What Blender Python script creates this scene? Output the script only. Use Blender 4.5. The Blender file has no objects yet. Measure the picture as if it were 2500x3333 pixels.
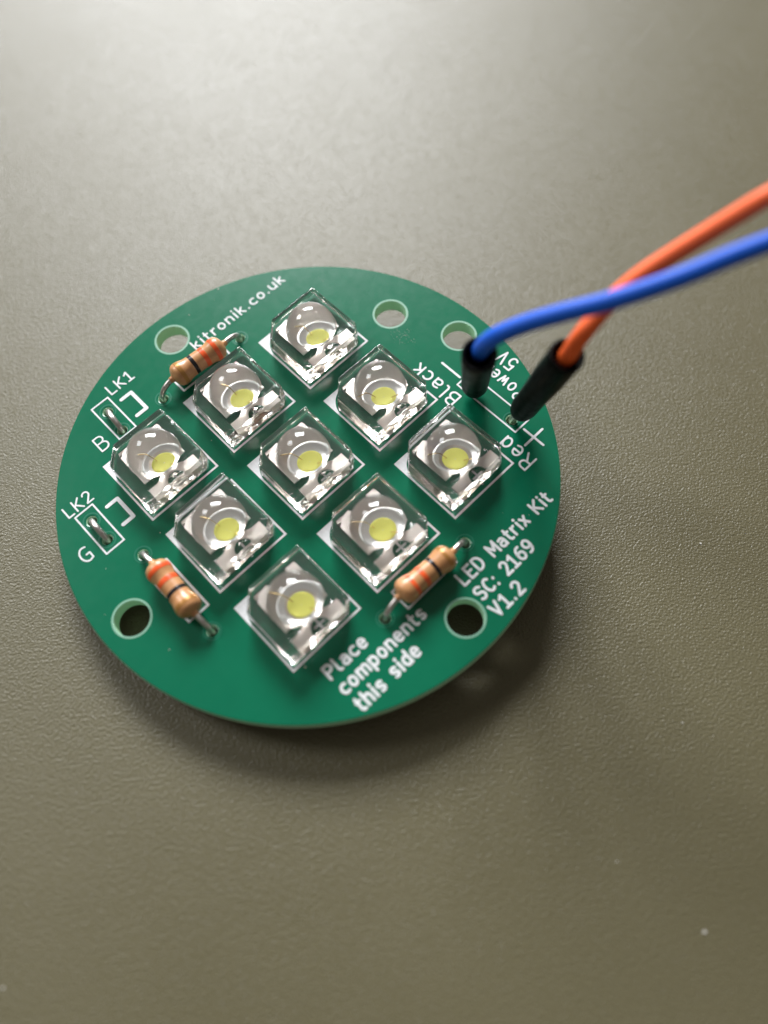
import bpy, math, random
from math import sin, cos, pi, radians, sqrt, atan2
from mathutils import Vector, Matrix

random.seed(7)
sc = bpy.context.scene
K = 0.1                       # the numbers below are millimetres; 1 Blender unit = 1 cm
sc.unit_settings.system = 'METRIC'
sc.unit_settings.scale_length = 0.01

# ------------------------------------------------------------------ frames
# board frame: u (x) along the printed text, v (y) towards the web address, z = 0 the solder mask.
# The board leans a little on its two wire pins, so the table is not quite parallel to it.
TA, TB = -4.55, -0.066         # table plane in the board frame: z = TA + TB*u   (mm)
nz = Vector((-TB, 0, 1)).normalized()
fy = Vector((0.2413, 0.3098, 0.0)); fy = (fy - nz * fy.dot(nz)).normalized()
fx = fy.cross(nz)
ROT = Matrix((fx, fy, nz)).to_4x4()
M = ROT @ Matrix.Translation(Vector((0, 0, -TA)) * K)

# ------------------------------------------------------------------ camera
cam_d = bpy.data.cameras.new('camera')
cam = bpy.data.objects.new('camera', cam_d)
sc.collection.objects.link(cam)
CR = Matrix(((0.71571299, -0.69681638, -0.04692385),
             (-0.65537959, -0.64689839, -0.38987186),
             (0.24131413, 0.30978929, -0.91967282)))
cb = CR.transposed() @ Matrix.Diagonal((1, -1, -1))
cam.matrix_world = M @ (Matrix.Translation(Vector((-15.618, -31.459, 66.749)) * K) @ cb.to_4x4())
cam_d.sensor_fit = 'HORIZONTAL'
cam_d.sensor_width = 36
cam_d.lens = 36 * 2505 / 2500
cam_d.clip_start = 0.05
cam_d.clip_end = 2000
cam_d.dof.use_dof = True
cam_d.dof.focus_distance = 7.62
cam_d.dof.aperture_fstop = 0.13
sc.camera = cam

# ------------------------------------------------------------------ world and lamps
w = bpy.data.worlds.new('World'); sc.world = w; w.use_nodes = True
bg = w.node_tree.nodes['Background']
bg.inputs[0].default_value = (1.0, 0.93, 0.82, 1)
bg.inputs[1].default_value = 0.17

def area(name, az, el, dist, sx, sy, power, col):
    d = bpy.data.lights.new(name, 'AREA'); d.shape = 'RECTANGLE'; d.size = sx; d.size_y = sy
    d.energy = power; d.color = col
    o = bpy.data.objects.new(name, d); sc.collection.objects.link(o)
    a, e = radians(az), radians(el)
    p = Vector((sin(a) * cos(e), cos(a) * cos(e), sin(e))) * dist
    o.location = p
    o.rotation_euler = (-p).to_track_quat('-Z', 'Y').to_euler()
    return o
# a window of three panes behind the table, a smaller one to the left
area('window_light', -16, 32, 150, 23, 48, 120000, (0.965, 0.98, 1.0))
area('window_light', -5, 33, 150, 23, 48, 164000, (0.965, 0.98, 1.0))
area('window_light', 6, 32, 150, 23, 44, 162000, (0.965, 0.98, 1.0))
area('window_light', -60, 38, 150, 42, 45, 90000, (0.965, 0.98, 1.0))

sc.render.engine = 'CYCLES'
cy = sc.cycles
cy.use_denoising = True
try:
    cy.denoiser = 'OPENIMAGEDENOISE'
except Exception:
    pass
cy.max_bounces = 20; cy.transmission_bounces = 16; cy.glossy_bounces = 8; cy.diffuse_bounces = 4
cy.transparent_max_bounces = 8
cy.caustics_refractive = True; cy.caustics_reflective = True
cy.blur_glossy = 0.3
cy.sample_clamp_indirect = 90.0
vs = sc.view_settings
vs.view_transform = 'Standard'
try: vs.look = 'None'
except Exception: pass
vs.exposure = 0.0; vs.gamma = 1.0; vs.use_curve_mapping = False

# ------------------------------------------------------------------ materials
def mat(name, base, rough=0.5, metal=0.0, spec=0.5, **kw):
    m = bpy.data.materials.new(name); m.use_nodes = True
    b = m.node_tree.nodes['Principled BSDF']
    b.inputs['Base Color'].default_value = (*base, 1)
    b.inputs['Roughness'].default_value = rough
    b.inputs['Metallic'].default_value = metal
    b.inputs['Specular IOR Level'].default_value = spec
    for k, v in kw.items():
        b.inputs[k.replace('_', ' ')].default_value = v
    return m
def nd(m, t, **kw):
    n = m.node_tree.nodes.new(t)
    for k, v in kw.items(): setattr(n, k, v)
    return n
def lk(m, a, b): m.node_tree.links.new(a, b)
def coords(m): return nd(m, 'ShaderNodeTexCoord').outputs['Object']
def noise(m, vec, scale, detail=3, rough=0.5, dist=0.0):
    n = nd(m, 'ShaderNodeTexNoise')
    n.inputs['Scale'].default_value = scale; n.inputs['Detail'].default_value = detail
    n.inputs['Roughness'].default_value = rough; n.inputs['Distortion'].default_value = dist
    lk(m, vec, n.inputs['Vector']); return n
def ramp(m, fac, stops):
    r = nd(m, 'ShaderNodeValToRGB'); cr = r.color_ramp
    while len(cr.elements) < len(stops): cr.elements.new(0.5)
    for e, (p, c) in zip(cr.elements, stops):
        e.position = p; e.color = (*c, 1) if len(c) == 3 else c
    lk(m, fac, r.inputs[0]); return r
def maprange(m, val, a, b, c, d):
    r = nd(m, 'ShaderNodeMapRange')
    for i, v in enumerate((a, b, c, d)): r.inputs[i + 1].default_value = v
    lk(m, val, r.inputs[0]); return r.outputs[0]
def bump(m, h, strength, dist):
    b = nd(m, 'ShaderNodeBump'); b.inputs['Strength'].default_value = strength
    b.inputs['Distance'].default_value = dist
    lk(m, h, b.inputs['Height']); return b.outputs[0]
def bsdf(m): return m.node_tree.nodes['Principled BSDF']

# table: dark grey-brown plastic laminate with a fine leathery grain
MT = mat('table_laminate', (0.15, 0.125, 0.085), 0.45, 0, 0.5)
c = coords(MT)
n1 = noise(MT, c, 43, 2, 0.45, 0.25)
n2 = noise(MT, c, 80, 2, 0.5, 0.3)
ad = nd(MT, 'ShaderNodeMath', operation='MULTIPLY_ADD'); ad.inputs[1].default_value = 0.3
lk(MT, n2.outputs[0], ad.inputs[0]); lk(MT, n1.outputs[0], ad.inputs[2])
lk(MT, bump(MT, ad.outputs[0], 0.75, 0.014), bsdf(MT).inputs['Normal'])
n3 = noise(MT, c, 0.5, 4, 0.6)
lk(MT, ramp(MT, n3.outputs[0], [(0.3, (0.108, 0.095, 0.050)), (0.7, (0.118, 0.104, 0.056))]).outputs[0], bsdf(MT).inputs['Base Color'])
lk(MT, maprange(MT, n3.outputs[0], 0.3, 0.7, 0.365, 0.415), bsdf(MT).inputs['Roughness'])

# green solder mask
MG = mat('solder_mask', (0.006, 0.17, 0.085), 0.3, 0, 0.4)
c = coords(MG)
n1 = noise(MG, c, 3.0, 4, 0.6)
lk(MG, ramp(MG, n1.outputs[0], [(0.3, (0.0018, 0.124, 0.062)), (0.7, (0.0022, 0.133, 0.066))]).outputs[0], bsdf(MG).inputs['Base Color'])
n2 = noise(MG, c, 9, 5, 0.7)
lk(MG, maprange(MG, n2.outputs[0], 0.3, 0.75, 0.21, 0.26), bsdf(MG).inputs['Roughness'])
n3 = noise(MG, c, 60, 2)
lk(MG, bump(MG, n3.outputs[0], 0.05, 0.01), bsdf(MG).inputs['Normal'])
# bare glass-fibre laminate on the cut edges
MF = mat('bare_laminate', (0.44, 0.70, 0.48), 0.6)
MF2 = mat('bare_laminate_rim', (0.20, 0.40, 0.29), 0.5)
MP = mat('mask_over_pad', (0.008, 0.150, 0.085), 0.3)
# white silkscreen ink
MI = mat('silkscreen_ink', (0.74, 0.74, 0.75), 0.55)
c = coords(MI); n1 = noise(MI, c, 25, 3)
lk(MI, ramp(MI, n1.outputs[0], [(0.3, (0.64, 0.65, 0.66)), (0.7, (0.78, 0.78, 0.79))]).outputs[0], bsdf(MI).inputs['Base Color'])
# tinned copper
ML = mat('tinned_lead', (0.55, 0.51, 0.48), 0.33, 1.0)
c = coords(ML); n1 = noise(ML, c, 30, 3)
lk(ML, maprange(ML, n1.outputs[0], 0.3, 0.7, 0.26, 0.42), bsdf(ML).inputs['Roughness'])
MLF = mat('silvered_lead_frame', (0.81, 0.735, 0.675), 0.3, 1.0)
c = coords(MLF); n1 = noise(MLF, c, 20, 3)
lk(MLF, bump(MLF, n1.outputs[0], 0.08, 0.02), bsdf(MLF).inputs['Normal'])
MCUP = mat('reflector_cup', (0.86, 0.84, 0.82), 0.35, 0.6)
MPH = mat('phosphor', (0.95, 0.92, 0.18), 0.6)
MAU = mat('bond_wire_gold', (0.9, 0.7, 0.35), 0.25, 1.0)
ME = mat('clear_epoxy', (0.985, 0.99, 0.98), 0.0, 0, 0.5, Transmission_Weight=0.983, IOR=1.5)
MEB = mat('moulded_epoxy_underside', (0.985, 0.99, 0.98), 0.03, 0, 0.5, Transmission_Weight=0.98, IOR=1.5)
c = coords(MEB); n1 = noise(MEB, c, 7, 2, 0.5, 0.5)
sp = nd(MEB, 'ShaderNodeSeparateXYZ'); lk(MEB, c, sp.inputs[0])
mu = nd(MEB, 'ShaderNodeMath', operation='MULTIPLY'); lk(MEB, n1.outputs[0], mu.inputs[0])
lk(MEB, maprange(MEB, sp.outputs[1], -0.16, -0.26, 0.06, 1.0), mu.inputs[1])
lk(MEB, bump(MEB, mu.outputs[0], 0.8, 0.06), bsdf(MEB).inputs['Normal'])
# resistor lacquer and bands
MR = mat('resistor_lacquer', (0.52, 0.22, 0.075), 0.36, Coat_Weight=0.15, Coat_Roughness=0.15)
c = coords(MR); n1 = noise(MR, c, 12, 4, 0.6)
lk(MR, ramp(MR, n1.outputs[0], [(0.3, (0.49, 0.22, 0.085)), (0.7, (0.60, 0.31, 0.135))]).outputs[0], bsdf(MR).inputs['Base Color'])
MBO = mat('band_orange', (0.80, 0.10, 0.02), 0.3, Coat_Weight=0.15, Coat_Roughness=0.15)
MBK = mat('band_black', (0.008, 0.008, 0.01), 0.25, Coat_Weight=0.15, Coat_Roughness=0.15)
MBG = mat('band_gold', (0.46, 0.22, 0.06), 0.3, 0.35)
# wires
def plastic(name, base, rough, sss):
    m = mat(name, base, rough, 0, 0.3)
    c = coords(m); n = noise(m, c, 18, 3)
    lk(m, bump(m, n.outputs[0], 0.06, 0.02), bsdf(m).inputs['Normal']); return m
MWB = plastic('blue_insulation', (0.008, 0.11, 0.66), 0.5, 0)
MWO = plastic('orange_insulation', (0.97, 0.145, 0.03), 0.5, 0)
MSL = mat('black_sleeve', (0.003, 0.003, 0.003), 0.45, 0, 0.1)
c = coords(MSL); n1 = noise(MSL, c, 9, 4, 0.6)
lk(MSL, maprange(MSL, n1.outputs[0], 0.3, 0.7, 0.38, 0.55), bsdf(MSL).inputs['Roughness'])
lk(MSL, bump(MSL, n1.outputs[0], 0.3, 0.03), bsdf(MSL).inputs['Normal'])
MD = mat('dust', (0.5, 0.48, 0.43), 0.9)

# ------------------------------------------------------------------ mesh helpers (millimetres in)
def me(name, verts, faces, mats, fmat=None, smooth=None):
    m = bpy.data.meshes.new(name)
    m.from_pydata([tuple(x * K for x in v) for v in verts], [], faces)
    for q in (mats if isinstance(mats, (list, tuple)) else [mats]): m.materials.append(q)
    if fmat: m.polygons.foreach_set('material_index', fmat)
    if smooth is True: m.polygons.foreach_set('use_smooth', [True] * len(faces))
    elif smooth: m.polygons.foreach_set('use_smooth', smooth)
    m.update(); return m
def obj(name, data, parent=None, loc=(0, 0, 0), rot=(0, 0, 0), label=None):
    o = bpy.data.objects.new(name, data); sc.collection.objects.link(o)
    o.parent = parent; o.location = Vector(loc) * K; o.rotation_euler = rot
    if label: o['label'] = label
    return o
class MB:
    def __init__(s): s.v = []; s.f = []; s.n = 0
    def add(s, v, f):
        o = len(s.v); s.v += [tuple(x) for x in v]; s.f += [tuple(i + o for i in q) for q in f]
    def mesh(s, name, m, smooth=None): return me(name, s.v, s.f, m, None, smooth)
def catmull(P, n=8):
    P = [Vector(p) for p in P]; Q = [2 * P[0] - P[1]] + P + [2 * P[-1] - P[-2]]; out = []
    for i in range(1, len(Q) - 2):
        a, b, c2, d = Q[i - 1:i + 3]
        for k in range(n):
            t = k / n
            out.append(0.5 * ((2 * b) + (c2 - a) * t + (2 * a - 5 * b + 4 * c2 - d) * t * t + (3 * b - a - 3 * c2 + d) * t ** 3))
    out.append(P[-1]); return out
def tube(mb, P, r, seg=14):
    P = [Vector(p) for p in P]; rs = r if isinstance(r, (list, tuple)) else [r] * len(P)
    T = []
    for i in range(len(P)):
        T.append((P[min(i + 1, len(P) - 1)] - P[max(i - 1, 0)]).normalized())
    a = T[0].orthogonal().normalized(); V = []; F = []
    for i, (p, t) in enumerate(zip(P, T)):
        a = (a - t * a.dot(t)).normalized(); b = t.cross(a)
        for k in range(seg):
            q = 2 * pi * k / seg; V.append(p + (a * cos(q) + b * sin(q)) * rs[i])
    for i in range(len(P) - 1):
        for k in range(seg):
            F.append((i * seg + k, i * seg + (k + 1) % seg, (i + 1) * seg + (k + 1) % seg, (i + 1) * seg + k))
    F.append(tuple(range(seg))[::-1]); F.append(tuple(range((len(P) - 1) * seg, len(P) * seg)))
    mb.add(V, F)
def lathe(mb, prof, seg=32, axis='x', closed=False):
    V = []; F = []
    for (h, r) in prof:
        for k in range(seg):
            q = 2 * pi * k / seg
            V.append((h, r * cos(q), r * sin(q)) if axis == 'x' else (r * cos(q), r * sin(q), h))
    for i in range(len(prof) - 1):
        for k in range(seg):
            a, b = i * seg + k, i * seg + (k + 1) % seg
            F.append((a, a + seg, b + seg, b) if axis == 'x' else (a, b, b + seg, a + seg))
    if not closed:
        F.append(tuple(range(seg))); F.append(tuple(range((len(prof) - 1) * seg, len(prof) * seg))[::-1])
    mb.add(V, F)
def prism(mb, poly, z0, z1):
    n = len(poly)
    mb.add([(x, y, z0) for x, y in poly] + [(x, y, z1) for x, y in poly],
           [tuple(range(n))[::-1], tuple(range(n, 2 * n))] + [(i, (i + 1) % n, (i + 1) % n + n, i + n) for i in range(n)])
def capsule(mb, a, b, wd, z=0.024):
    mb.n += 1; z = z + 0.0025 * (mb.n % 4)
    ax, ay = a; bx, by = b; d = atan2(by - ay, bx - ax); r = wd / 2; pts = []
    for k in range(7): q = d + pi / 2 + pi * k / 6; pts.append((ax + r * cos(q), ay + r * sin(q)))
    for k in range(7): q = d - pi / 2 + pi * k / 6; pts.append((bx + r * cos(q), by + r * sin(q)))
    prism(mb, pts, 0.0, z)
def line(mb, P, wd):
    for a, b in zip(P[:-1], P[1:]): capsule(mb, a, b, wd)
def ring(mb, cx, cy, r0, r1, z0, z1, seg=40):
    V = []; F = []
    for k in range(seg):
        q = 2 * pi * k / seg
        for (r, z) in ((r0, z0), (r0, z1), (r1, z1), (r1, z0)): V.append((cx + r * cos(q), cy + r * sin(q), z))
    for k in range(seg):
        j = (k + 1) % seg
        for s in range(3): F.append((k * 4 + s, k * 4 + s + 1, j * 4 + s + 1, j * 4 + s))
    mb.add(V, [tuple(reversed(f)) for f in F])

# ------------------------------------------------------------------ table
tb = obj('tabletop', me('tabletop', [(-600, -500, 0), (600, -500, 0), (600, 700, 0), (-600, 700, 0),
                                     (-600, -500, -20), (600, -500, -20), (600, 700, -20), (-600, 700, -20)],
                        [(0, 1, 2, 3), (7, 6, 5, 4), (0, 4, 5, 1), (1, 5, 6, 2), (2, 6, 7, 3), (3, 7, 4, 0)], MT))
tb['kind'] = 'structure'

# ------------------------------------------------------------------ circuit board
board = bpy.data.objects.new('circuit_board', None); sc.collection.objects.link(board)
board.empty_display_size = 0.5
board.matrix_world = M
board['label'] = 'round green circuit board with nine clear LEDs in a square grid, lying on the table'
board['category'] = 'circuit board'

RB = 24.5; BC = (-0.12, -0.14); TH = 1.6
BIG = [(-0.05, 21.2), (18.25, 6.85), (21.24, -0.27), (-21.45, -0.2), (-0.12, -21.42)]
RPAD = [(-5.18, 16.12), (5.1, 16.1), (-16.98, 4.0), (-16.98, -6.3), (-5.2, -16.42), (5.0, -16.5)]
LPAD = [(-10.15, 19.0), (-10.4, 16.2), (-18.43, 10.3), (-18.5, 7.65)]
PPAD = [(17.62, -10.85), (17.7, -5.75)]
PITCH = 10.16
def circle_spline(cu, x, y, r, n):
    s = cu.splines.new('POLY'); s.points.add(n - 1); s.use_cyclic_u = True
    for k in range(n):
        q = 2 * pi * k / n; s.points[k].co = ((x + r * cos(q)) * K, (y + r * sin(q)) * K, 0, 1)
def board_mesh():
    cu = bpy.data.curves.new('outline', 'CURVE'); cu.dimensions = '2D'; cu.fill_mode = 'BOTH'
    cu.extrude = TH / 2 * K - 0.012; cu.bevel_depth = 0.012; cu.bevel_resolution = 1; cu.offset = -0.012
    circle_spline(cu, BC[0], BC[1], RB, 256)
    for x, y in BIG: circle_spline(cu, x, y, 1.68, 48)
    for x, y in RPAD + LPAD: circle_spline(cu, x, y, 0.5, 20)
    for x, y in PPAD: circle_spline(cu, x, y, 0.55, 20)
    o = bpy.data.objects.new('outline', cu); sc.collection.objects.link(o)
    dg = bpy.context.evaluated_depsgraph_get()
    m = bpy.data.meshes.new_from_object(o.evaluated_get(dg))
    bpy.data.objects.remove(o); bpy.data.curves.remove(cu)
    m.transform(Matrix.Translation((0, 0, -TH / 2 * K)))
    m.materials.clear(); m.materials.append(MG); m.materials.append(MF)
    for p in m.polygons:
        flat = abs(p.normal.z) > 0.9
        p.material_index = 0 if flat else 1
        p.use_smooth = False
    m.name = 'laminate'; m.update(); return m
obj('laminate', board_mesh(), board)
for x, y in BIG:
    b = MB(); ring(b, x, y, 1.69, 1.88, 0.0, 0.012, 48)
    obj('hole_rim', b.mesh('hole_rim', MF2), board)
for x, y in RPAD + LPAD + PPAD:
    b = MB(); ring(b, x, y, 0.74, 0.88, 0.0, 0.014, 32)
    obj('solder_pad', b.mesh('solder_pad', MP), board)

# ------------------------------------------------------------------ silkscreen lettering (single-stroke font)
def arc(cx, cy, rx, ry, a0, a1, n=8):
    return [(cx + rx * cos(radians(a0 + (a1 - a0) * k / n)), cy + ry * sin(radians(a0 + (a1 - a0) * k / n))) for k in range(n + 1)]
X = 0.68
def bowl(w): return arc(w / 2, X / 2, w / 2, X / 2, 0, 360, 14)
G = {
 'L': (0.5, [[(0, 1), (0, 0), (.5, 0)]]),
 'E': (0.52, [[(.52, 1), (0, 1), (0, 0), (.52, 0)], [(0, .53), (.4, .53)]]),
 'D': (0.62, [[(0, 0), (0, 1)] + arc(.22, .5, .40, .5, 90, -90, 10) + [(0, 0)]]),
 'M': (0.72, [[(0, 0), (0, 1), (.36, .32), (.72, 1), (.72, 0)]]),
 'K': (0.6, [[(0, 0), (0, 1)], [(.6, 1), (0, .42)], [(.14, .56), (.6, 0)]]),
 'S': (0.58, [[(.56, .88)] + arc(.29, .76, .29, .24, 50, 250, 8) + arc(.29, .27, .29, .27, 80, -140, 8)]),
 'C': (0.6, [arc(.34, .5, .34, .5, 50, 310, 12)]),
 'V': (0.62, [[(0, 1), (.31, 0), (.62, 1)]]),
 'P': (0.56, [[(0, 0), (0, 1), (.3, 1)] + arc(.3, .74, .26, .26, 90, -90, 8) + [(0, .48)]]),
 'B': (0.6, [[(0, 0), (0, 1), (.3, 1)] + arc(.3, .77, .24, .23, 90, -90, 6) + [(0, .54), (.32, .54)] + arc(.32, .27, .28, .27, 90, -90, 6) + [(0, 0)]]),
 'G': (0.6, [[(.56, .95)] + arc(.36, .5, .36, .5, 75, 290, 11) + [(.6, .06), (.6, .46), (.36, .46)]]),
 'R': (0.6, [[(0, 0), (0, 1), (.3, 1)] + arc(.3, .75, .27, .25, 90, -90, 8) + [(0, .5)], [(.28, .5), (.6, 0)]]),
 '1': (0.5, [[(0, .8), (.26, 1), (.26, 0)], [(0, 0), (.52, 0)]]),
 '2': (0.56, [arc(.28, .73, .27, .27, 165, -35, 9) + [(.02, 0), (.58, 0)]]),
 '5': (0.56, [[(.54, 1), (.06, 1), (.02, .55)] + arc(.27, .32, .29, .32, 110, -145, 10)]),
 '6': (0.56, [[(.5, .98)] + arc(.40, .40, .40, .60, 110, 180, 5) + arc(.28, .3, .28, .3, 180, 520, 14)]),
 '9': (0.56, [[(.06, .02)] + arc(.16, .60, .40, .60, -70, 0, 5) + arc(.28, .7, .28, .3, 0, 340, 14)]),
 ':': (0.1, [[(.05, .62), (.05, .66)], [(.05, .02), (.05, .06)]]),
 '.': (0.1, [[(.05, .01), (.05, .06)]]),
 'a': (0.48, [[(.04, .62)] + arc(.25, .45, .23, .23, 110, 0, 5) + [(.48, 0)], [(.48, .40), (.2, .40)] + arc(.2, .2, .2, .2, 90, 270, 7) + [(.34, .02), (.48, .12)]]),
 'c': (0.46, [[(.46, .62)] + arc(.3, .34, .3, .34, 70, 290, 9) + [(.46, .06)]]),
 'd': (0.5, [bowl(.5), [(.5, 1), (.5, 0)]]),
 'e': (0.5, [[(.0, .36), (.5, .36)] + arc(.25, .38, .25, .30, 0, 180, 8) + arc(.25, .30, .25, .30, 180, 300, 6) + [(.46, .06)]]),
 'h': (0.48, [[(0, 0), (0, 1)], [(0, .5)] + arc(.25, .45, .23, .23, 140, 0, 6) + [(.48, 0)]]),
 'i': (0.06, [[(.03, 0), (.03, X)], [(.03, .95), (.03, 1.0)]]),
 'k': (0.46, [[(0, 0), (0, 1)], [(.42, X), (0, .3)], [(.14, .42), (.46, 0)]]),
 'l': (0.2, [[(0, 1), (0, .14), (.06, .02), (.2, 0)]]),
 'm': (0.84, [[(0, 0), (0, X)], [(0, .5)] + arc(.22, .47, .2, .21, 130, 0, 5) + [(.42, 0)], [(.42, .5)] + arc(.64, .47, .2, .21, 130, 0, 5) + [(.84, 0)]]),
 'n': (0.48, [[(0, 0), (0, X)], [(0, .5)] + arc(.25, .45, .23, .23, 140, 0, 6) + [(.48, 0)]]),
 'o': (0.5, [bowl(.5)]),
 'p': (0.5, [[(0, -.32), (0, X)], bowl(.5)]),
 'r': (0.3, [[(0, 0), (0, X)], [(0, .46), (.1, .62), (.3, X)]]),
 's': (0.42, [[(.41, .60)] + arc(.21, .5, .2, .17, 60, 255, 7) + arc(.21, .17, .21, .17, 80, -130, 7)]),
 't': (0.34, [[(.1, .95), (.1, .14), (.18, .01), (.34, 0)], [(0, X), (.32, X)]]),
 'u': (0.48, [[(0, X), (0, .22)] + arc(.23, .23, .23, .23, 180, 320, 6) + [(.48, .2)], [(.48, X), (.48, 0)]]),
 'w': (0.62, [[(0, X), (.16, 0), (.31, .5), (.46, 0), (.62, X)]]),
 'x': (0.46, [[(0, 0), (.46, X)], [(0, X), (.46, 0)]]),
 ' ': (0.3, []),
}
def text(s, org, length, cap, wd, vert=False):
    adv = []; x = 0; gap = 0.34
    for ch in s: adv.append(x); x += G[ch][0] + gap
    total = x - gap; sx = length / total
    out = []; b = MB()
    for ch, a in zip(s, adv):
        if ch == ' ': out.append(b.mesh('lettering', MI)); b = MB()
        for st in G[ch][1]:
            P = []
            for (px, py) in st:
                X_, Y_ = (a + px) * sx, py * cap
                P.append((org[0] - Y_, org[1] + X_) if vert else (org[0] + X_, org[1] + Y_))
            if len(P) == 1: P = P * 2
            line(b, P, wd)
    return out + [b.mesh('lettering', MI)]
for s, org, ln, cap, wd, vert, lab in [
    ('LED Matrix Kit', (2.02, -19.33), 11.85, 1.22, .25, False, 'white printed line LED Matrix Kit'),
    ('SC: 2169', (2.12, -21.42), 7.0, 1.25, .25, False, 'white printed line SC: 2169'),
    ('V1.2', (2.0, -23.42), 3.5, 1.25, .25, False, 'white printed line V1.2'),
    ('Place', (-12.28, -17.0), 4.35, 1.22, .26, False, 'white printed word Place'),
    ('components', (-12.3, -18.85), 9.85, 1.22, .26, False, 'white printed word components'),
    ('this side', (-12.2, -20.88), 7.05, 1.25, .27, False, 'white printed words this side'),
    ('kitronik.co.uk', (1.0, 18.32), 12.35, 1.15, .18, False, 'white printed web address'),
    ('LK1', (-8.63, 20.34), 2.85, 1.18, .17, False, 'white printed LK1'),
    ('LK2', (-19.79, 12.08), 2.85, 1.22, .17, False, 'white printed LK2'),
    ('B', (-13.24, 15.66), 1.0, 1.7, .17, False, 'white printed letter B'),
    ('G', (-21.38, 7.1), 0.95, 1.55, .17, False, 'white printed letter G'),
    ('Black', (16.08, -5.45), 5.65, 1.5, .2, True, 'white printed word Black'),
    ('Red', (16.02, -15.45), 3.6, 1.62, .2, True, 'white printed word Red'),
    ('Power', (20.95, -9.75), 4.75, 1.38, .2, True, 'white printed word Power'),
    ('5V', (23.16, -6.87), 1.95, 1.5, .2, True, 'white printed 5V'),
]:
    for wm, wt in zip(text(s, org, ln, cap, wd, vert), s.split(' ')): obj('lettering', wm, board, label=lab if ' ' not in s else 'white printed ' + wt)
def rect_line(b, u0, u1, v0, v1, wd):
    line(b, [(u0, v0), (u1, v0), (u1, v1), (u0, v1), (u0, v0)], wd)
for name, fn in [
    ('minus_sign', lambda b: line(b, [(17.64, -1.36), (17.64, -3.84)], .24)),
    ('plus_sign', lambda b: (line(b, [(17.66, -12.45), (17.66, -14.92)], .24), line(b, [(16.42, -13.7), (18.92, -13.7)], .24))),
    ('printed_frame', lambda b: rect_line(b, 16.83, 18.75, -12.05, -4.25, .17)),
    ('printed_frame', lambda b: rect_line(b, -11.2, -9.15, 15.5, 20.38, .17)),
    ('printed_frame', lambda b: rect_line(b, -19.4, -17.35, 6.5, 11.68, .17)),
    ('printed_bracket', lambda b: line(b, [(-8.33, 19.13), (-7.07, 19.13), (-7.07, 16.47), (-8.31, 16.47)], .38)),
    ('printed_bracket', lambda b: line(b, [(-16.5, 10.43), (-15.26, 10.43), (-15.26, 7.8), (-16.48, 7.8)], .38)),
    ('printed_frame', lambda b: rect_line(b, -3.1, 3.08, 15.3, 17.5, .2)),
    ('printed_frame', lambda b: rect_line(b, -17.94, -15.7, -4.16, 2.07, .22)),
    ('printed_frame', lambda b: rect_line(b, -3.1, 3.1, -17.25, -15.12, .2)),
]:
    b = MB(); fn(b); obj(name, b.mesh(name, MI), board)
def footprint_mesh():
    b = MB(); h = 4.095; wd = 0.2
    # outline as four bars, white filled corner with a hollow curve
    o, i = h, h - wd
    prism(b, [(-o, -o), (o, -o), (i, -i), (-i, -i)], 0, .022); prism(b, [(o, -o), (o, o), (i, i), (i, -i)], 0, .024)
    prism(b, [(o, o), (-o, o), (-i, i), (i, i)], 0, .022); prism(b, [(-o, o), (-o, -o), (-i, -i), (-i, i)], 0, .024)
    R_ = 2.3; cx, cy_ = -i + R_, i - R_
    ar = [(cx + R_ * cos(radians(a)), cy_ + R_ * sin(radians(a))) for a in range(90, 181, 6)]
    for p, q in zip(ar[:-1], ar[1:]): prism(b, [(-i, i), q, p], 0, .02)
    # small polarity cross inside
    line(b, [(0.35, -2.0), (0.35, -3.4)], .2); line(b, [(-.2, -2.7), (.9, -2.7)], .2)
    return b.mesh('footprint_outline', MI)
FP = footprint_mesh()

# ------------------------------------------------------------------ LEDs
def epoxy_mesh():
    def poly(h, c1, c2, c3):          # half width, big chamfer (-u,+v), small chamfer (+u,-v), tiny others
        return [(-h, -h + c3), (-h + c3, -h), (h - c2, -h), (h, -h + c2), (h, h - c3), (h - c3, h), (-h + c1, h), (-h, h - c1)]
    SUB = [1, 10, 2, 10, 1, 10, 5, 10]
    def loop(h, c1, c2, c3, z):
        P = poly(h, c1, c2, c3); out = []
        for i, n in enumerate(SUB):
            a, b = P[i], P[(i + 1) % 8]
            for k in range(n): t = k / n; out.append((a[0] + (b[0] - a[0]) * t, a[1] + (b[1] - a[1]) * t, z))
        return out
    L = [loop(3.72, 1.7, .9, .12, 0.10), loop(3.80, 1.7, .9, .12, 0.22), loop(3.68, 1.65, .85, .12, 2.17)]
    for q in (22, 45, 68, 90):
        L.append(loop(3.68 - .08 * (1 - cos(radians(q))), 1.65, .85, .12, 2.17 + .08 * sin(radians(q))))
    NB = len(L) - 1
    base = L[-1]; rd, zc = 2.52, 2.25
    ang = [atan2(p[1], p[0]) for p in base]; DX = 0.15
    rings = [(rd + .12, zc), (rd + .02, zc + .06)]
    for k in range(1, 15):
        q = radians(88 * k / 15 + 2); rings.append((rd * cos(q), zc + 2.5 * sin(q)))
    # spread dome samples evenly
    for (r, z) in rings: L.append([(DX + r * cos(a), r * sin(a), z) for a in ang])
    n = len(base); V = [p for l in L for p in l]; F = []; S = []
    for i in range(len(L) - 1):
        for k in range(n):
            F.append((i * n + k, i * n + (k + 1) % n, (i + 1) * n + (k + 1) % n, (i + 1) * n + k)); S.append(i > NB or 2 <= i < NB)
    V.append((DX, 0, zc + 2.5)); t = len(V) - 1; o = (len(L) - 1) * n
    for k in range(n): F.append((o + k, o + (k + 1) % n, t)); S.append(True)
    F.append(tuple(range(n))[::-1]); S.append(False)
    FM = [1 if i < n else 0 for i in range(len(F))]; FM[-1] = 1
    return me('led', V, F, [ME, MEB], FM, S)
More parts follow.
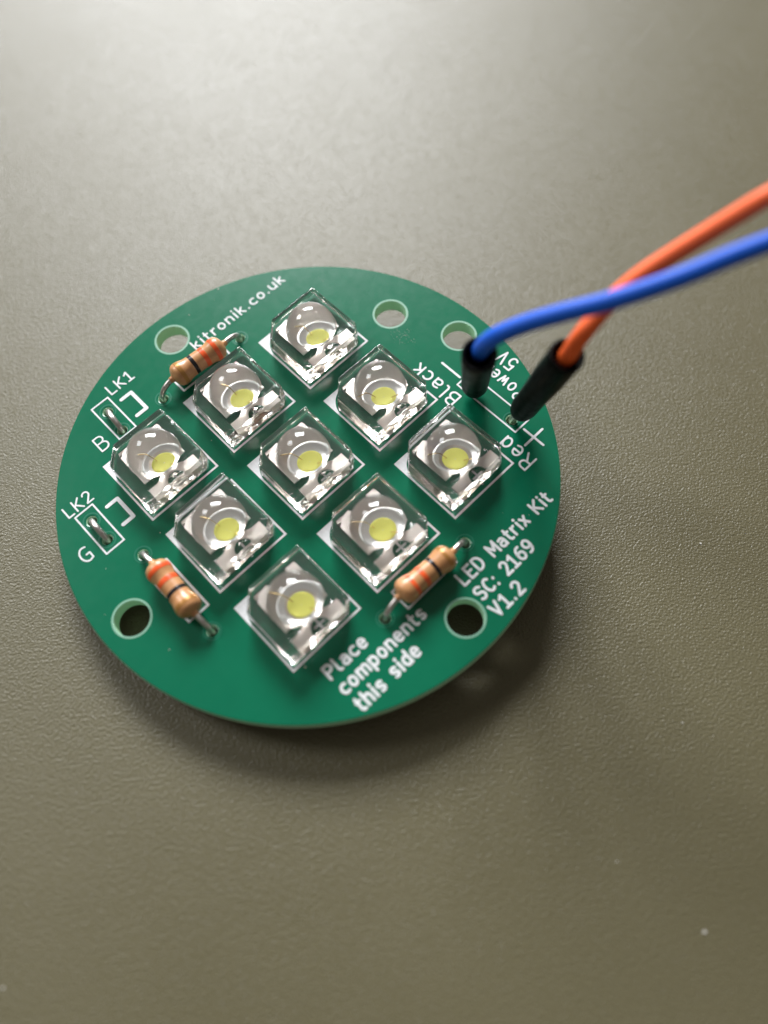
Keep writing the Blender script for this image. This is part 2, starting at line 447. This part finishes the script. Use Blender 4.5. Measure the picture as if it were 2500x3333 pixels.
def plate_mesh():
    b = MB(); z0, z1 = 0.88, 1.12
    pts = [(-2.4, -1.5), (-1.6, -1.5)]
    pts += [(-1.6 + 0.2, -1.3), (1.5, -1.3), (1.8, -1.5), (2.5, -1.5), (2.5, 2.55), (2.3, 2.9), (1.5, 3.0), (1.2, 2.55), (-.5, 2.55), (-.8, 3.0), (-1.6, 2.9), (-2.4, 2.3)]
    prism(b, pts, z0, z1)
    # down-bent ears on the far side
    for u in (-1.9, 2.1):
        prism(b, [(u - .45, 2.7), (u + .45, 2.7), (u + .35, 3.02), (u - .35, 3.02)], .3, z0 + .02)
    return b.mesh('lead_frame', MLF)
def bridge_mesh():
    b = MB(); z0, z1 = 0.88, 1.12
    out = [(-.75, -1.55), (-.8, -2.0), (-1.5, -2.35), (-2.55, -2.35), (-2.6, -3.35), (-1.1, -3.35)]
    ar = [(0.15 + .95 * cos(radians(a)), -3.35 + 1.0 * sin(radians(a))) for a in range(175, 0, -17)]
    pts = out + ar + [(1.4, -3.35), (2.85, -3.35), (2.85, -2.35), (1.8, -2.3), (1.1, -1.95), (1.05, -1.55)]
    prism(b, pts, z0, z1)
    for u in (-1.95, 2.1):
        prism(b, [(u - .5, -3.4), (u + .5, -3.4), (u + .5, -3.15), (u - .5, -3.15)], .3, z0 + .02)
    return b.mesh('bridge_frame', MLF)
def cup_mesh():
    b = MB()
    lathe(b, [(1.12, 1.16), (1.17, 1.12), (1.17, 1.02), (1.15, .98), (1.132, 0.78), (1.128, .3)], 40, 'z', True)
    return b.mesh('reflector_cup', MCUP, True)
def phos_mesh():
    b = MB(); lathe(b, [(1.126, .68), (1.15, .66), (1.165, .57), (1.17, .4), (1.172, .02)], 36, 'z', True)
    n = 36
    return b.mesh('phosphor', MPH, True)
def bond_mesh(a, c_):
    b = MB(); a = Vector(a); c_ = Vector(c_); mid = (a + c_) / 2 + Vector((0, 0, .35))
    tube(b, catmull([a, mid, c_], 5), .028, 6)
    return b.mesh('bond_wire', MAU, True)
def led_lead_mesh():
    b = MB(); prism(b, [(-.28, -.2), (.28, -.2), (.28, .2), (-.28, .2)], -2.9, .34)
    return b.mesh('lead', ML)
EPO, PLA, BRI, CUP, PHO, LEA = epoxy_mesh(), plate_mesh(), bridge_mesh(), cup_mesh(), phos_mesh(), led_lead_mesh()
BW1, BW2 = bond_mesh((-.55, 1.35, 1.13), (-.18, .4, 1.18)), bond_mesh((.5, -1.4, 1.13), (.2, -.4, 1.18))
PLACE = {  # (column, row): offset u, offset v, turn in degrees, label
    (-1, 1): (0.05, 0.10, 0.6, 'clear square LED at the left corner of the grid, beside printed B'),
    (0, 1): (0.03, 0.05, -0.4, 'clear square LED touching the resistor by the web address'),
    (1, 1): (0.02, 0.06, 0.3, 'clear square LED at the top corner of the grid'),
    (-1, 0): (0.0, 0.32, 0.8, 'clear square LED in the middle of the lower left row'),
    (0, 0): (0.03, 0.08, 0.0, 'clear square LED in the centre of the grid'),
    (1, 0): (0.02, 0.10, -0.5, 'clear square LED beside the printed word Black'),
    (-1, -1): (0.05, 0.05, 0.4, 'clear square LED at the bottom corner of the grid'),
    (0, -1): (0.0, 0.15, -0.6, 'clear square LED next to the resistor at lower right'),
    (1, -1): (-0.05, 0.36, 0.5, 'clear square LED at the right corner of the grid, beside printed Red'),
}
for (ci, ri), (du, dv, tw, lab) in PLACE.items():
    c0 = (ci * PITCH, ri * PITCH)
    obj('footprint_outline', FP, board, (c0[0], c0[1], 0))
    led = obj('led', EPO, board, (c0[0] + du, c0[1] + dv, random.uniform(0, .08)), (radians(random.uniform(-.8, .8)), radians(random.uniform(-.8, .8)), radians(tw + random.uniform(-.6, .6))), lab)
    jo = (.28 + random.uniform(-.06, .06), -.12 + random.uniform(-.06, .06), random.uniform(-.02, .03))
    jw = random.uniform(-.5, .5)
    obj('lead_frame', PLA, led); obj('bridge_frame', BRI, led)
    obj('reflector_cup', CUP, led, jo); obj('phosphor', PHO, led, jo)
    obj('bond_wire', BW1, led, jo, (0, 0, jw)); obj('bond_wire', BW2, led, jo, (0, 0, jw * .7))
    for u, v in ((-1.95, 2.86), (2.1, 2.86), (-1.95, -3.27), (2.1, -3.27)):
        obj('lead', LEA, led, (u, v, 0))

# ------------------------------------------------------------------ resistors
def rprofile(x):
    ax = abs(x)
    r = 1.03 + 0.19 * (1 / (1 + math.exp(-(ax - 1.6) * 6)))
    if ax > 2.2: r *= max(0, 1 - ((ax - 2.2) / 0.92) ** 2.6) ** 0.46
    return r
def res_body():
    b = MB(); xs = [-3.11 + 6.22 * k / 90 for k in range(91)]
    prof = [(x, max(.05, rprofile(x))) for x in xs]
    # slim lacquer tail on the lead
    prof = [(-3.5, .29), (-3.28, .33)] + [(x, max(r, .36)) for x, r in prof] + [(3.28, .33), (3.5, .29)]
    lathe(b, prof, 36, 'x'); return b.mesh('resistor', MR, True)
def res_band(x0, x1, m):
    b = MB(); prof = [(x0, rprofile(x0) + .004)] + [(x0 + (x1 - x0) * k / 8, rprofile(x0 + (x1 - x0) * k / 8) + .014) for k in range(9)] + [(x1, rprofile(x1) + .004)]
    lathe(b, prof, 36, 'x', True); return b.mesh('colour_band', m, True)
RBODY = res_body()
BANDS = [res_band(-2.25, -1.8, MBO), res_band(-.98, -.48, MBO), res_band(.42, .82, MBK), res_band(1.9, 2.35, MBG)]
BANDS_B = [res_band(-1.75, -1.35, MBO), res_band(-.6, -.15, MBO), res_band(.72, 1.08, MBK), res_band(2.05, 2.4, MBG)]
def resistor(centre, ang, pa, pb, zc, lab, shift=0.0):
    """the first orange band lies at the local -x end"""
    r = obj('resistor', RBODY, board, (centre[0], centre[1], zc), (random.uniform(0, .4), 0, ang), lab)
    r.rotation_mode = 'XYZ'
    mw = Matrix.Translation((centre[0], centre[1], zc)) @ r.rotation_euler.to_matrix().to_4x4()
    inv = mw.inverted()
    for bm in (BANDS if not shift else BANDS_B): obj('colour_band', bm, r)
    for sgn, pad in ((-1, pa), (1, pb)):
        st = mw @ Vector((sgn * 3.0, 0, 0)); s2 = mw @ Vector((sgn * 3.3, 0, 0)); P = [st, s2]
        for k in range(1, 11):
            t = pi / 2 * k / 10
            P.append(Vector((s2.x + (pad[0] - s2.x) * sin(t), s2.y + (pad[1] - s2.y) * sin(t), -.3 + (s2.z + .3) * cos(t) ** .75)))
        P += [Vector((pad[0], pad[1], -1.2)), Vector((pad[0], pad[1], -2.9))]
        b = MB(); tube(b, [inv @ p for p in P], .275, 12)
        obj('lead', b.mesh('lead', ML, True), r)
resistor((-.15, 16.0), pi + radians(-4), RPAD[1], RPAD[0], 1.45, 'striped tan resistor beside the printed web address')
resistor((-16.95, -1.3), radians(-90 - 2), RPAD[2], RPAD[3], 1.38, 'striped tan resistor left of the grid, below printed G')
resistor((-.05, -16.4), radians(-4), RPAD[4], RPAD[5], 1.4, 'striped tan resistor between the grid and the printed LED Matrix Kit', 1)

# ------------------------------------------------------------------ wire links
for a, b_ , lab in ((LPAD[0], LPAD[1], 'bare wire link under printed LK1'), (LPAD[2], LPAD[3], 'bare wire link under printed LK2')):
    A, B = Vector((*a, 0)), Vector((*b_, 0)); d = (B - A)
    P = [A + Vector((0, 0, -2.6)), A + Vector((0, 0, -.7)), A + d * .04 + Vector((0, 0, .05)), A + d * .2 + Vector((0, 0, .5)), A + d * .5 + Vector((0, 0, .68)),
         A + d * .8 + Vector((0, 0, .45)), A + d * .97 + Vector((0, 0, 0)), B + Vector((0, 0, -.7)), B + Vector((0, 0, -2.6))]
    b = MB(); tube(b, catmull(P, 6), .29, 12); obj('wire_link', b.mesh('wire_link', ML, True), board, label=lab)

# ------------------------------------------------------------------ jumper wires
def jumper(pad, bot, top, path, mw, label):
    org = Vector((pad[0], pad[1], 0))
    e = bpy.data.objects.new('jumper_wire', None); sc.collection.objects.link(e)
    e.empty_display_size = 0.3
    e.matrix_world = M @ Matrix.Translation(org * K)
    e['label'] = label; e['category'] = 'jumper wire'; e['group'] = 'jumper wires plugged into the circuit board'
    bot, top = Vector(bot), Vector(top); ax = (top - bot); ln = ax.length; ax.normalize()
    # sleeve: tapered heat-shrunk barrel, open at the top
    r0, r1 = 1.22, 1.5
    prof = [(0.0, .35), (.05, .75), (.22, 1.02), (.55, 1.14)] + [(t * ln, r0 + (r1 - r0) * t ** .8 + .035 * sin(t * 9 + pad[1])) for t in (.12, .2, .3, .4, .5, .6, .7, .8, .9)]
    prof += [(ln - .25, r1 + .02), (ln - .06, r1 - .03), (ln, r1 - .14), (ln - .03, r1 - .27), (ln - .3, r1 - .36), (ln - 1.2, .95), (ln - 2.2, .70), (ln - 2.3, .2)]
    b = MB(); lathe(b, prof, 40, 'z')
    q = ax.to_track_quat('Z', 'Y').to_matrix()
    b.v = [tuple(q @ Vector(p) + bot - org) for p in b.v]
    obj('connector_sleeve', b.mesh('connector_sleeve', MSL, True), e)
    tz = TA + TB * pad[0]
    b = MB(); pin = [bot + ax * .6, bot, org + Vector((0, 0, .0)), org + Vector((-.1, .05, -1.6)), org + Vector((-.25, .12, tz + .12))]
    tube(b, [p - org for p in pin], .31, 10); obj('pin', b.mesh('pin', ML, True), e)
    b = MB(); tube(b, [p - org for p in catmull(path, 10)], .73, 20); obj('insulation', b.mesh('insulation', mw, True), e)
    return e
BLUE = [(15.0, -7.9, 10.6), (13.95, -8.95, 13.9), (13.85, -9.6, 15.6), (14.35, -10.4, 16.9), (15.6, -11.65, 18.1), (17.25, -13.45, 19.4), (19.7, -15.95, 20.9), (22.98, -18.52, 22.5),
        (26.2, -20.52, 23.8), (29.0, -22.3, 24.6), (33.5, -25.2, 24.8), (40, -29.5, 22.5), (48, -36, 16.5), (57, -44, 7), (64, -50, -2), (72, -57, -7.9), (84, -66, -9.3)]
ORANGE = [(18.35, -13.4, 10.6), (18.0, -14.5, 14.2), (18.2, -14.72, 15.7), (19.0, -14.83, 16.85), (20.35, -14.87, 17.65), (21.99, -14.99, 18.44), (23.82, -15.44, 19.43), (25.78, -16.24, 20.54),
          (28.08, -17.39, 22.06), (29.63, -18.27, 23.26), (31.22, -19.17, 24.4), (34.0, -20.6, 25.5), (42, -24, 25.5), (50, -28.5, 21), (60, -34.5, 11), (69, -40.5, 0), (78, -46.5, -8), (90, -54.5, -9.7)]
jumper(PPAD[1], (17.45, -5.95, .55), (13.7, -9.0, 13.45), BLUE, MWB, 'blue jumper wire with black sleeve plugged in beside printed minus sign')
jumper(PPAD[0], (18.15, -11.3, 1.3), (17.95, -14.5, 14.4), ORANGE, MWO, 'orange jumper wire with black sleeve plugged in beside printed plus sign')

# ------------------------------------------------------------------ dust on the table
b = MB()
for (u, v, r) in ((-4.4, -52.0, .32), (-46.7, -16.2, .22), (23.2, -31.7, .22), (7.7, -40.9, .16), (-5.4, -43.9, .14)):
    p = ROT @ Vector((u, v, TA + TB * u - TA)); n = 7
    pts = [(p.x + r * .6 * random.uniform(.6, 1.1) * cos(2 * pi * k / n), p.y + r * .6 * random.uniform(.6, 1.1) * sin(2 * pi * k / n)) for k in range(n)]
    prism(b, pts, 0.0, .06)
d = obj('dust', b.mesh('dust', MD)); d['kind'] = 'stuff'; d['label'] = 'pale dust specks scattered on the dark table'

# fine dust and dried flux on the solder mask
b = MB()
def speck(u, v, r):
    n = 5; a0 = random.uniform(0, 6)
    prism(b, [(u + r * random.uniform(.5, 1.2) * cos(a0 + 2 * pi * k / n), v + r * random.uniform(.5, 1.2) * sin(a0 + 2 * pi * k / n)) for k in range(n)], 0.0, .02)
speck(-13.2, -14.6, .13); speck(-20.8, -4.9, .07); speck(6.6, -13.2, .07); speck(-14.5, 4.6, .06); speck(7.6, 22.8, .1); speck(3.2, 22.4, .06)
for k in range(46):
    a, r = random.uniform(0, 2 * pi), 23.2 * sqrt(random.random()); u, v = r * cos(a), r * sin(a)
    if all((u - x) ** 2 + (v - y) ** 2 > 5 for x, y in BIG): speck(u, v, random.uniform(.015, .045))
for k in range(70):
    u, v = random.gauss(17.2, .55), random.gauss(3.9, .7)
    if (u - 18.25) ** 2 + (v - 6.85) ** 2 > 4.2: speck(u, v, random.uniform(.012, .035))
d = obj('dust', b.mesh('board_dust', MD), board); d['kind'] = 'stuff'
